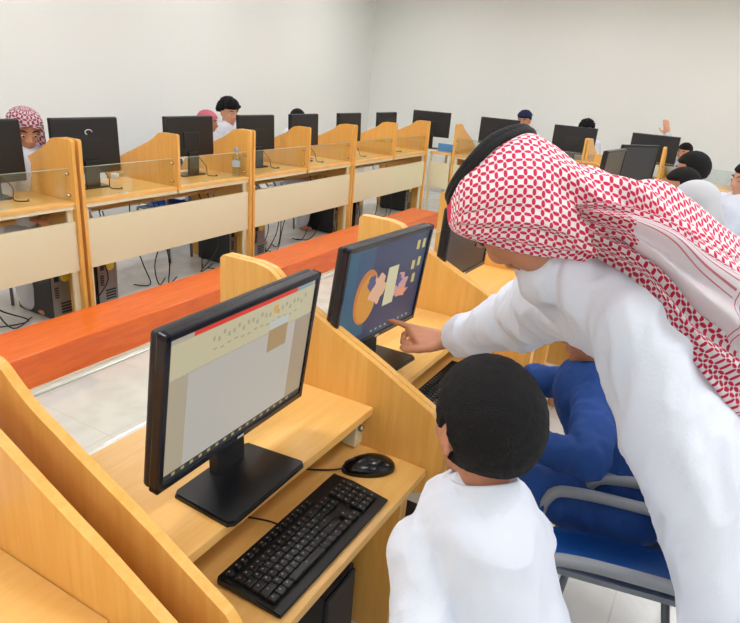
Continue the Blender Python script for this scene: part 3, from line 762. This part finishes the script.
def seated(label, hip, face_deg, k, top, skin=SKIN, head=None, hair='short', cloth=THOBE, look=None, arms=None, lean=.12, vox=.011, scarf=None, group=None, hips_z=.50, legs=True, head_fwd=None, ehair=None, headup=None, raised=None, feat=True, bk=None, collar=False, swid=.15, sz=.03, seed=1, loose=1.0):
    """a seated figure. hip=(x,y); face_deg world heading; k size factor; head = optional head centre"""
    f = V((math.cos(math.radians(face_deg)), math.sin(math.radians(face_deg)), 0)); up = V((0, 0, 1)); r = f.cross(up)
    hp = V((hip[0], hip[1], hips_z)); root = thing('person', label, 'person', (hip[0], hip[1], 0), 0, group); loc = root.location.copy()
    bk = k if bk is None else bk
    hc = V(head) if head is not None else hp+up*.62*k*1.0+f*lean
    neck = hc-V((0, 0, .105*k))-f*.03*k
    k0_ = k; k = bk; ch = neck-V((0, 0, .12*k))-f*.0*k
    hf = V(head_fwd) if head_fwd is not None else (f+V((0, 0, -.15)))
    R = frame(headup if headup is not None else up+f*.12, hf)
    sh = [ch+r*swid*k*s+V((0, 0, sz*k)) for s in (-1, 1)]
    kn = [hp+f*.36*k+r*.09*s*k+V((0, 0, .02)) for s in (-1, 1)]; an = [V((q.x, q.y, .07))+f*.02 for q in kn]
    if arms is None:
        arms = [(sh[i]+r*s*.05*k-V((0, 0, .22*k))+f*.08*k, sh[i]+r*s*-.0*k-V((0, 0, .24*k))+f*.30*k) for i, s in ((0, -1), (1, 1))]
    # body
    bm = B(); head_shapes(bm, hc, R, k0_, True, feat)
    caps(bm, neck-V((0, 0, .04*k)), hc-R @ V((0, .02*k, .05*k)), .050*k, .048*k0_)
    caps(bm, hp+up*.03, ch, .115*k, .12*k); caps(bm, sh[0], sh[1], .06*k, .06*k)
    for i in (0, 1):
        e, w = V(arms[i][0]), V(arms[i][1]); caps(bm, sh[i], e, .045*k, .036*k); caps(bm, e, w, .036*k, .026*k)
        hand_shapes(bm, w, (w-e), up if abs((w-e).normalized().z) < .8 else f, k*(.9 if abs((w-e).normalized().z) < .8 else 1.15), .35 if abs((w-e).normalized().z) < .8 else .08, thumb=(1 if i == 0 else -1))
        if legs: caps(bm, hp+r*.08*k*(-1, 1)[i], kn[i], .075*k, .055*k); caps(bm, kn[i], an[i], .055*k, .04*k); caps(bm, an[i]-V((0, 0, .03)), an[i]+f*.14*k-V((0, 0, .035)), .035*k, .03*k)
    me = remesh(bm, vox*.8, 2); obj('body', None, skin, root, me=shift(me, loc))
    # clothing
    bm = B(); caps(bm, hp+up*.02, ch+up*.01, .15*k*loose, .145*k*loose); [caps(bm, neck-V((0, 0, .03*k)), q_, .062*k, .076*k) for q_ in sh]; caps(bm, sh[0], sh[1], .08*k, .08*k); caps(bm, ch, neck-V((0, 0, .015*k)), .10*k, .062*k)
    for i in (0, 1):
        e, w = V(arms[i][0]), V(arms[i][1]); caps(bm, sh[i], e, .076*k, .066*k); caps(bm, e, e.lerp(w, .93), .064*k, .05*k)
        if legs: caps(bm, hp+r*.08*k*(-1, 1)[i], kn[i], .11*k, .09*k); caps(bm, kn[i], an[i]+V((0, 0, .04)), .09*k, .08*k)
    if legs: caps(bm, hp+f*.1*k, hp+f*.33*k, .1*k, .09*k)
    me = remesh(bm, vox, 3, cloth_fold(seed, .008*k, (12, 12, 6), .0035 if vox < .01 else 0)); obj('robe' if cloth is THOBE else 'clothes', None, cloth, root, me=shift(me, loc))
    k = k0_
    if collar:
        cax = (hc-neck).normalized(); a_ = cax.cross(V((0, 1, 0))).normalized(); b_ = cax.cross(a_); bm = B(); Rg = []
        for rr, z in ((.076, -.035), (.064, -.008), (.059, .020), (.059, .028), (.055, .028), (.054, .0)):
            Rg.append([bm.verts.new(neck+cax*(z+.004*math.sin(q*2*math.pi/32*2))*k+(a_*math.cos(q*2*math.pi/32)+b_*math.sin(q*2*math.pi/32))*rr*k-loc) for q in range(32)])
        for a__, b__ in zip(Rg, Rg[1:]):
            for q in range(32): bm.faces.new((a__[q], a__[(q+1) % 32], b__[(q+1) % 32], b__[q]))
        obj('collar', bm, cloth, root, True)
    eyes(root, hc, R, k, loc)
    if hair and not scarf:
        hp_ = dict(short=dict(), curly=dict(thick=.030, rough=.020, low=-.01, front=.055), cap=dict(thick=.010, rough=.002, low=.0, front=.045))[hair]
        obj('hair', hair_mesh(hc, R, k, loc, seed=seed, **hp_), HAIR, root, True)
    if hair == 'cap':
        capm = mat('navy_cap', (28, 44, 92), .7); bm = B()
        prof = [(.001, .125), (.05, .115), (.085, .085), (.098, .062), (.1, .052)]
        n = 28; Rg = [[bm.verts.new(hc+R @ (V((rr*math.cos(a*2*math.pi/n)*.92, rr*1.12*math.sin(a*2*math.pi/n)-.012, z+.012))*k)-loc) for a in range(n)] for rr, z in prof]
        for a, b in zip(Rg, Rg[1:]):
            for q in range(n): bm.faces.new((a[q], a[(q+1) % n], b[(q+1) % n], b[q]))
        bm.faces.new(Rg[0]); bmesh.ops.solidify(bm, geom=bm.faces[:], thickness=.003); obj('baseball_cap', bm, capm, root, True)
    if scarf: ghutra_simple(root, hc, R, k, loc, scarf, seed=seed)
    return root

GH = ghutra_mat('red_check_headscarf')
GHS = ghutra_mat('red_check_headscarf_border', stripes=[(.0, .075), (.16, .215)])
GHT = ghutra_mat('small_red_check', cell=.034, red=(190, 66, 96))
GHW = mat('white_headscarf_cloth', (240, 242, 246), .8, bump=.1, bscale=120)
GHP = mat('pink_headscarf_cloth', (236, 140, 160), .8, bump=.2, bscale=90, vary=.2, vscale=60)

# --- boy in white in front of the near desk
hb = at(484, 428, 1.00)
w1 = at_z(300, 668, .745); zz = V((0, 0, 1))
seated('short-haired boy in a white robe seated back to the camera', (.84, -.03), 45, .95, 0, SKIN, head=hb, hair='short', cloth=THOBE, vox=.006, seed=3, bk=.70, collar=True,
       head_fwd=(.62, .78, -.25), hips_z=.53, loose=1.0, swid=.125, sz=-.035,
       arms=[(at(420, 690, .98), w1), (hb+rt*.085-zz*.38, hb+rt*.10-zz*.46+V((.16, .20, 0)))])
chair('blue chair with grey arms under the boy in white at the near desk', loc=(.82, -.05, 0), rz=math.radians(48-90))

# --- boy in blue at the second desk
hd = at(596, 336, 2.08)
seated('boy in blue clothes stretching an arm to the second desk', (1.99, .04), 104, .98, 0, SKIN, head=hd, hair='short', cloth=BLUEC, vox=.008, seed=5, bk=.88,
       head_fwd=(-.1, 1, -.25), hips_z=.53, lean=.1, loose=1.0,
       arms=[(at(588, 460, 1.86), at(540, 446, 1.96)), (at(580, 388, 2.20), at(526, 376, 2.34))])
ca0 = at_z(540, 482, .63); ca1 = at_z(640, 503, .63); cb0 = at_z(563, 560, .63); cb1 = at_z(668, 594, .63)
cd = ((ca0-ca1)+(cb0-cb1)).normalized(); cc = (ca0+cb0)/2-cd*.20
c0 = chair('blue chair of the boy in blue clothes, behind the empty chair', loc=(2.10, .0, 0), rz=math.radians(14))
ce_ = dup(c0, (cc.x, cc.y, 0), math.atan2(cd.y, cd.x)-math.pi/2, 'empty blue plastic chair with grey armrests between the two seated boys')
ce_.scale = (.62, 1, .94)
for q_ in ce_.children:
    if q_.name.split('.')[0] in ('seat', 'seat_frame'): q_.location.z += .10; q_.scale.x = .62; q_.location.x = .08; c0.scale.x = .74
gch = 'blue chairs of the back row'; pe = at_y(146, 150, 4.9)
for x, y, rz, l in ((2.80, 4.62, math.pi, 'blue chair under the man in the red headscarf at the back left'), (pe.x, 4.62, math.pi, 'empty blue chair behind the left monitors of the back row'),
                 (4.62, 4.62, math.pi, 'blue chair under the person in the pink headscarf'), (5.18, 4.72, math.pi, 'blue chair under the curly-haired boy'), (6.3, 4.62, math.pi, 'blue chair under the half-hidden boy of the back row')):
    q_ = dup(c0, (x, y, 0), rz, l, gch); q_.scale = (.9, 1, 1.1 if 'empty' in l else 1)

# --- back row people
p = at_y(25, 130, 4.30)
seated('man in a red checked headscarf and white robe leaning at the left photo edge', (p.x+.02, 4.62), 262, 1.22, 0, SKIN, head=p, hair='short', scarf=GHT, head_fwd=(-.35, -1, -.45), headup=(-.1, -.35, 1), seed=11, vox=.013)
p = at_y(208, 122, 4.5)
seated('person in a pink headscarf hidden behind a back row monitor', (p.x, 4.62), 270, .9, 0, SKIN, head=p, hair='short', scarf=GHP, head_fwd=(.5, -1, -.2), seed=12, vox=.014)
p = at_y(229, 113, 4.6)
seated('curly-haired boy in white between two back row monitors', (p.x+.03, 4.72), 262, 1.08, 0, SKINL, head=p, hair='curly', head_fwd=(-.25, -1, -.25), seed=13, vox=.012)
p = at_y(298, 119, 4.45)
seated('boy whose black hair shows above the fourth back row monitor', (p.x, 4.62), 268, .9, 0, SKIN, head=p, hair='short', seed=14, vox=.014, head_fwd=(0, -1, -.5))
# --- right row people, facing -x
p = at_x(524, 121, 9.05)
seated('boy in a dark blue cap behind the right row, just above the headscarf', (9.32, p.y), 180, 1.12, 0, SKIN, head=p, hair='cap', seed=15, vox=.014, head_fwd=(-1, .0, -.05))
p = at_x(586, 130, 9.05)
seated('person with black hair behind the right row, only the hair above the monitor', (9.32, p.y), 180, 1.0, 0, SKIN, head=p, hair='curly', seed=16, vox=.014, head_fwd=(-1, 0, -.4))
p = at_x(684, 153, 9.0); hnd = at_x(662, 130, 8.95)
ce = p+V((0, .22, -.05))
seated('boy raising his hand at the near end of the right row', (9.35, p.y-.02), 190, 1.0, 0, SKINL, head=p, hair='short', seed=17, vox=.013, head_fwd=(-1, .35, .05), cloth=mat('grey_blue_cloth', (170, 188, 200), .8, bump=.2),
       arms=[(p+V((-.1, -.3, -.45)), p+V((-.35, -.25, -.45))), (p+V((-.08, .12, -.20)), at_x(667, 134, 8.95))])
# --- near row far students
def from_px(px, py, d): return at(px, py, d)
p = from_px(691, 171, 4.6)
seated('black-haired boy seated at the far near-row desks, right of the grey blank monitor', (p.x+.02, p.y-.05), 100, 1.12, 0, SKIN, head=p, hair='short', seed=18, vox=.013, head_fwd=(.1, 1, -.2))
p = from_px(680, 188, 3.9)
seated('boy whose black hair shows low behind the white headscarf', (p.x+.06, p.y-.0), 100, 1.0, 0, SKIN, head=p, hair='short', seed=19, vox=.013, head_fwd=(-.3, 1, -.3))
p = from_px(693, 205, 3.3)
seated('person in a white headscarf beside the man, at the right', (p.x+.02, p.y-.03), 100, 1.02, 0, SKIN, head=p, hair='short', scarf=GHW, seed=20, vox=.013, head_fwd=(.2, 1, -.4))
p = from_px(746, 180, 4.2)
seated('boy in white on a blue chair at the right photo edge', (p.x+.05, p.y-.02), 150, 1.0, 0, SKINL, head=p, hair='short', seed=21, vox=.012, head_fwd=(-.75, .75, -.1), hips_z=.5)
dup(c0, (p.x+.05, p.y-.03, 0), math.radians(60), 'blue chair under the boy at the right photo edge', 'blue chairs of the near row')

# ---------------------------------------------------------------- the man in the headscarf
def teacher():
    root = thing('person', 'man in red-checked headscarf and white robe bending to point at the monitor', 'person', (1.5, -.25, 0)); loc = root.location.copy()
    hc = at(510, 213, 1.165)
    upv = (-rt*.55-dn*.62+fw*.55).normalized(); fwd = (-rt*.22+dn*.80+fw*1.6)
    R = frame(upv, fwd); k = 1.0
    shR = at(566, 292, 1.40); elR = at(520, 318, 1.72); wrR = at(455, 340, 1.98)
    shL = at(640, 322, 1.06); elL = at(690, 465, 1.04); wrL = at(738, 645, 1.04)
    neck = at(562, 262, 1.20); ch = at(668, 325, 1.30); hip = at(790, 455, 1.68)
    bm = B(); head_shapes(bm, hc, R, 1.02)
    caps(bm, neck, hc-R @ V((0, .02, .04)), .058, .056)
    caps(bm, neck, ch, .07, .12); caps(bm, ch, hip, .13, .13); caps(bm, shR, shL, .06, .06)
    caps(bm, shR, elR, .048, .040); caps(bm, elR, wrR, .040, .027)
    caps(bm, shL, elL, .048, .040); caps(bm, elL, wrL, .040, .027); hand_shapes(bm, wrL, wrL-elL, -fw, 1.0, .5)
    feet = []
    for s in (-1, 1):
        h = hip+V((.10*s, .02, -.03)); kn = V((1.72+.12*s, -.48, .52)); an = V((1.80+.13*s, -.56, .08))
        caps(bm, h, kn, .09, .06); caps(bm, kn, an, .06, .04); caps(bm, an-V((0, 0, .04)), an+V((.03, .16, -.045)), .04, .033)
    # pointing hand, joint by joint
    D = 2.06
    def h(x, y, d): return at(380+x/9.25, 310+y/9.25, d)
    w = wrR
    kn_i = h(275, 160, 2.03); kn_m = h(300, 205, 2.015); kn_r = h(330, 250, 2.0); kn_p = h(370, 300, 1.985)
    for q, rr in ((kn_i, .013), (kn_m, .0135), (kn_r, .013), (kn_p, .012)): caps(bm, w, q, .024, rr, 12)
    caps(bm, kn_i, kn_m, .014, .014); caps(bm, kn_m, kn_r, .014, .014); caps(bm, kn_r, kn_p, .013, .012)
    tip = at(388.5, 321, 2.085)
    i1 = kn_i.lerp(tip, .46)+V((0, 0, .004)); i2 = kn_i.lerp(tip, .76)+V((0, 0, .003))
    caps(bm, kn_i, i1, .0105, .0092, 12); caps(bm, i1, i2, .0092, .0085, 12); caps(bm, i2, tip, .0085, .0068, 12)
    for a, pts in ((kn_m, (h(222, 225, 2.04), h(208, 300, 2.02), h(245, 345, 2.0))), (kn_r, (h(270, 290, 2.02), h(262, 350, 1.995), h(310, 372, 1.985))), (kn_p, (h(330, 335, 2.0), h(330, 375, 1.985), h(370, 380, 1.98)))):
        q = a; rr = .0105
        for b in pts: caps(bm, q, b, rr, rr*.93, 12); q = b; rr *= .93
    t1 = h(450, 350, 1.97); t2 = h(330, 362, 1.975); t3 = h(240, 368, 1.99); t4 = h(203, 345, 2.0)
    caps(bm, w, t1, .022, .016, 12); caps(bm, t1, t2, .015, .0125, 12); caps(bm, t2, t3, .0125, .011, 12); caps(bm, t3, t4, .011, .009, 12)
    me = remesh(bm, .0042, 2); obj('body', None, SKIN, root, me=shift(me, loc))
    eyes(root, hc, R, 1.0, loc)
    bm = B(); ell(bm, hc+R @ V((0, -.012, .028))-loc, (.080, .099, .098), R, 24); obj('hair', bm, HAIR, root, True)
    # robe
    bm = B()
    caps(bm, neck+(hc-neck)*.02, ch, .074, .13); caps(bm, ch, hip, .145, .18); caps(bm, neck, shL, .055, .075); caps(bm, at(552, 278, 1.19), ch, .055, .11)
    caps(bm, shR, shL.lerp(shR, .2), .085, .08); caps(bm, shL, ch, .08, .12)
    caps(bm, shR, elR, .092, .078); caps(bm, elR, at(462, 337, 1.93), .076, .052)
    caps(bm, shL, elL, .082, .076); caps(bm, elL, elL.lerp(wrL, .96), .076, .068)
    low = V((1.80, -.50, .12))
    for s in (-1, 0, 1):
        caps(bm, hip+V((.08*s, 0, -.05)), low+V((.17*s, -.05, 0)), .19, .15)
    caps(bm, hip+V((-.05, .12, 0)), low+V((-.06, .12, 0)), .14, .12)
    n0_ = cloth_fold(2, .012, (8, 8, 4), .006)
    ad = (elR-shR).normalized(); al = (wrL-shL).normalized()
    def fold(p):
        v = n0_(p)*.8
        # folds wrapping diagonally round the pointing sleeve
        t = (p-shR).dot(ad)/(wrR-shR).length
        if -.1 < t < 1.1 and (p-(shR+ad*(p-shR).dot(ad))).length < .16:
            q = p.dot(ad)*34+p.dot(dn)*26; v += .0075*min(1, (t+.1)/.25)*math.sin(q+2*noise.noise(p*9))*(1 if t < .8 else .4)
        tl = (p-shL).dot(al)
        ds_ = (p-(shL+al*tl)).length
        if tl > .0 and ds_ < .14:
            v += .006*min(1, tl/.15)*min(1, (.14-ds_)/.04)*math.sin(p.dot(rt)*48+p.dot(dn)*9+3*noise.noise(p*5))
        return v
    me = remesh(bm, .0075, 4, fold); obj('robe', None, THOBE, root, me=shift(me, loc))
    # collar band
    ax = (hc-neck).normalized(); 
    # ---- headscarf main sweep, ring sections along the head and down the back
    #        px, top y, bottom y, dist, half depth
    sec = [(449, 192, 222, 1.15, .030), (455, 174, 231, 1.145, .078), (472, 154, 239, 1.14, .104), (496, 138, 246, 1.135, .122), (522, 133, 252, 1.13, .122), (548, 146, 259, 1.13, .118), (575, 168, 265, 1.12, .112),
           (603, 180, 271, 1.12, .115), (632, 188, 286, 1.13, .13), (662, 202, 310, 1.15, .15), (695, 219, 345, 1.19, .17), (730, 240, 384, 1.25, .19), (770, 268, 440, 1.32, .20), (815, 300, 470, 1.40, .20)]
    # tilt: sections lean with the neck further back
    lean_ = [0, .0, .0, .02, .05, .10, .16, .20, .26, .32, .40, .46, .5, .5]
    import itertools
    def interp(arr, t):
        i = min(int(t), len(arr)-2); f = t-i; a, b, c, d = arr[max(i-1, 0)], arr[i], arr[i+1], arr[min(i+2, len(arr)-1)]
        return .5*((2*b)+(c-a)*f+(2*a-5*b+4*c-d)*f*f+(3*b-a-3*c+d)*f**3)
    NS, NT = 170, 150; G = []; arc = []
    for i in range(NS+1):
        t = i/NS*(len(sec)-1)
        px, ty, by, ds, hd_ = [interp([s_[q] for s_ in sec], t) for q in range(5)]; le = interp(lean_, t)
        row = []
        hh = (by-ty)/2*ds/F_PX
        for j in range(NT+1):
            a = 2*math.pi*j/NT          # 0 = top, going to the near side, pi = bottom
            up_, de = math.cos(a), math.sin(a)
            sgn = 1 if up_ >= 0 else -1
            uu = sgn*abs(up_)**.95
            c = at(px-le*(uu)*-0+le*uu*(by-ty)*-.35, (ty+by)/2, ds)
            p = c - dn*(uu*hh) - fw*(de*hd_)
            w_ = max(0, min(1, (t-4.2)/2.5)); wl = max(0, min(1, (t-1)/2))
            # long folds running back from the head
            ph = j/NT*2*math.pi
            s_ = t+.6*math.sin(ph)
            fold_ = w_*(.016*math.sin(ph*6+1.3*math.sin(t*.8)+t*.35)+.008*math.sin(ph*13-t*.9+1)) + wl*.0025*math.sin(ph*9+t*1.7)
            lower = max(0, min(1, (a-1.9)/.3))*max(0, min(1, (math.pi-a)/.3+.3)) if a < math.pi else 0
            fold_ += .004*lower*math.sin(a*16+t*.9)
            nrm = (-dn*uu*hd_-fw*de*hh); nrm = nrm.normalized() if nrm.length > 0 else -fw
            p += nrm*(fold_+.004*noise.noise(p*14))
            row.append(p)
        G.append(row)
    bm = B(); uvl = bm.loops.layers.uv.new('UVMap')
    BV = [[bm.verts.new(p-loc) for p in row[:-1]] for row in G]
    # uv: v = distance along the sweep, u = distance round the section (scaled to a fixed girth)
    vlen = [0]
    jm = int(NT*.27)
    for a, b in zip(G, G[1:]): vlen.append(vlen[-1]+(a[jm]-b[jm]).length)
    ul = []
    for row in G:
        acc = [0]
        for a, b in zip(row, row[1:]): acc.append(acc[-1]+(a-b).length)
        ul.append(acc)
    def girth(i):      # smooth girth so the weave does not shear
        return ul[i][-1]
    gs = [girth(i) for i in range(NS+1)]
    for i in range(NS):
        for j in range(NT):
            j2 = (j+1) % NT
            f = bm.faces.new((BV[i][j], BV[i+1][j], BV[i+1][j2], BV[i][j2])); f.smooth = True
            for lp, (a, b) in zip(f.loops, ((i, j), (i+1, j), (i+1, j+1), (i, j+1))):
                off = ul[a][jm]
                lp[uvl].uv = (ul[a][b]-off+.5, vlen[a])
    # white zone with stripes along the far part of the upper back
    for v_ in (0, -1): bm.faces.new(BV[v_] if v_ else BV[v_][::-1])
    hs = obj('headscarf', bm, GH, root)
    # ---- loose folded ends lying over the back
    def sheet(name, rows, m, nt=60, wave=.006, ph0=0, thick=.006, uoff=0, par=hs):
        """rows of control points across; swept along"""
        R_ = []
        for r_ in rows: R_.append(smooth_path([at(*q) for q in r_], 10))
        n = len(R_[0]); cols = [smooth_path([r_[i] for r_ in R_], 12) for i in range(n)]
        bm = B(); uvl = bm.loops.layers.uv.new('UVMap'); mlen = len(cols[0])
        P_ = []
        for i in range(n):
            c_ = []
            for j in range(mlen):
                p = cols[i][j]; u = i/(n-1); v = j/(mlen-1)
                env = min(1, 4*u, 4*(1-u))
                p = p-fw*(wave*math.sin(u*15+v*5+ph0)*env+wave*.5*math.sin(v*16+u*4+ph0)*env+.012*env)
                c_.append(p-loc)
            P_.append(c_)
        VV = [[bm.verts.new(p) for p in c_] for c_ in P_]
        au = [0]
        for i in range(1, n): au.append(au[-1]+(P_[i][mlen//2]-P_[i-1][mlen//2]).length)
        av = [0]
        for j in range(1, mlen): av.append(av[-1]+(P_[n//2][j]-P_[n//2][j-1]).length)
        for i in range(n-1):
            for j in range(mlen-1):
                f = bm.faces.new((VV[i][j], VV[i+1][j], VV[i+1][j+1], VV[i][j+1])); f.smooth = True
                for lp, (a, b) in zip(f.loops, ((i, j), (i+1, j), (i+1, j+1), (i, j+1))): lp[uvl].uv = (au[a]+uoff, av[b])
        bmesh.ops.solidify(bm, geom=bm.faces[:], thickness=thick)
        return obj(name, bm, m, par, True)
    # each row runs across the sheet (first point = upper edge)
    GB = ghutra_mat('red_check_border_a', stripes=[(.030, .3)], vlines=(.30,), vfrom=.085)
    sheet('folded_end', [[(572, 204, 1.03), (576, 212, 1.02), (582, 222, 1.02)], [(612, 203, 1.0), (618, 220, .98), (622, 240, .985)], [(660, 216, .98), (664, 244, .96), (662, 278, .975)],
                         [(705, 240, .99), (705, 280, .965), (700, 318, .98)], [(760, 270, 1.03), (755, 325, 1.0), (745, 365, 1.0)], [(800, 300, 1.08), (795, 360, 1.05), (785, 410, 1.05)]], GB, wave=.012)
    GC = ghutra_mat('red_check_border_b', vlines=(.40,))
    sheet('hanging_fold', [[(585, 222, 1.03), (590, 240, 1.02), (596, 258, 1.05)], [(630, 244, 1.0), (632, 262, .985), (636, 282, 1.0)], [(668, 276, .99), (668, 296, .97), (664, 316, .98)],
                           [(704, 312, 1.0), (698, 335, .975), (686, 352, .98)], [(770, 340, 1.05), (745, 372, 1.0), (720, 396, .985)], [(800, 380, 1.06), (775, 412, 1.03), (745, 430, 1.02)]], GC, wave=.009, ph0=2)
    # agal: two cords round the crown
    ca_ = at(491, 165, 1.15); d1 = (rt*.80-dn*.62+fw*.0).normalized(); d2 = (fw*.90-rt*.30-dn*.25); d2 = (d2-d1*d2.dot(d1)).normalized(); nn = d1.cross(d2)
    A = at(449, 197, 1.15); Bp = at(529, 138, 1.15); cen = (A+Bp)/2; d1 = (Bp-A)/2; ra = d1.length; d1.normalize()
    d2 = (fw*.96+rt*.12+dn*.1); d2 = (d2-d1*d2.dot(d1)).normalized()
    outn = d1.cross(d2).normalized()
    if outn.dot(-rt-dn) < 0: outn = -outn
    for q in (0, 1):
        bm = B(); pts = []
        c_ = cen+outn*(-.006+.008*q)+(-rt*.0)
        for s_ in range(49):
            a = 2*math.pi*s_/48; rr = ra*(1.01-.03*q)
            pts.append(c_+d1*math.cos(a)*rr+d2*math.sin(a)*.105+outn*.010*(1-abs(math.cos(a)))-loc)
        tube(bm, pts, .0082, 12, False); obj('head_cord', bm, AGAL, root, True)
    return root
teacher()

# ---------------------------------------------------------------- world + view
w = bpy.data.worlds.new('world'); SC.world = w; w.use_nodes = True
w.node_tree.nodes['Background'].inputs[0].default_value = (.9, .95, 1, 1); w.node_tree.nodes['Background'].inputs[1].default_value = .3
SC.view_settings.view_transform = 'Standard'; SC.view_settings.look = 'None'; SC.view_settings.gamma = 1
SC.view_settings.use_curve_mapping = False; SC.view_settings.exposure = 0.0
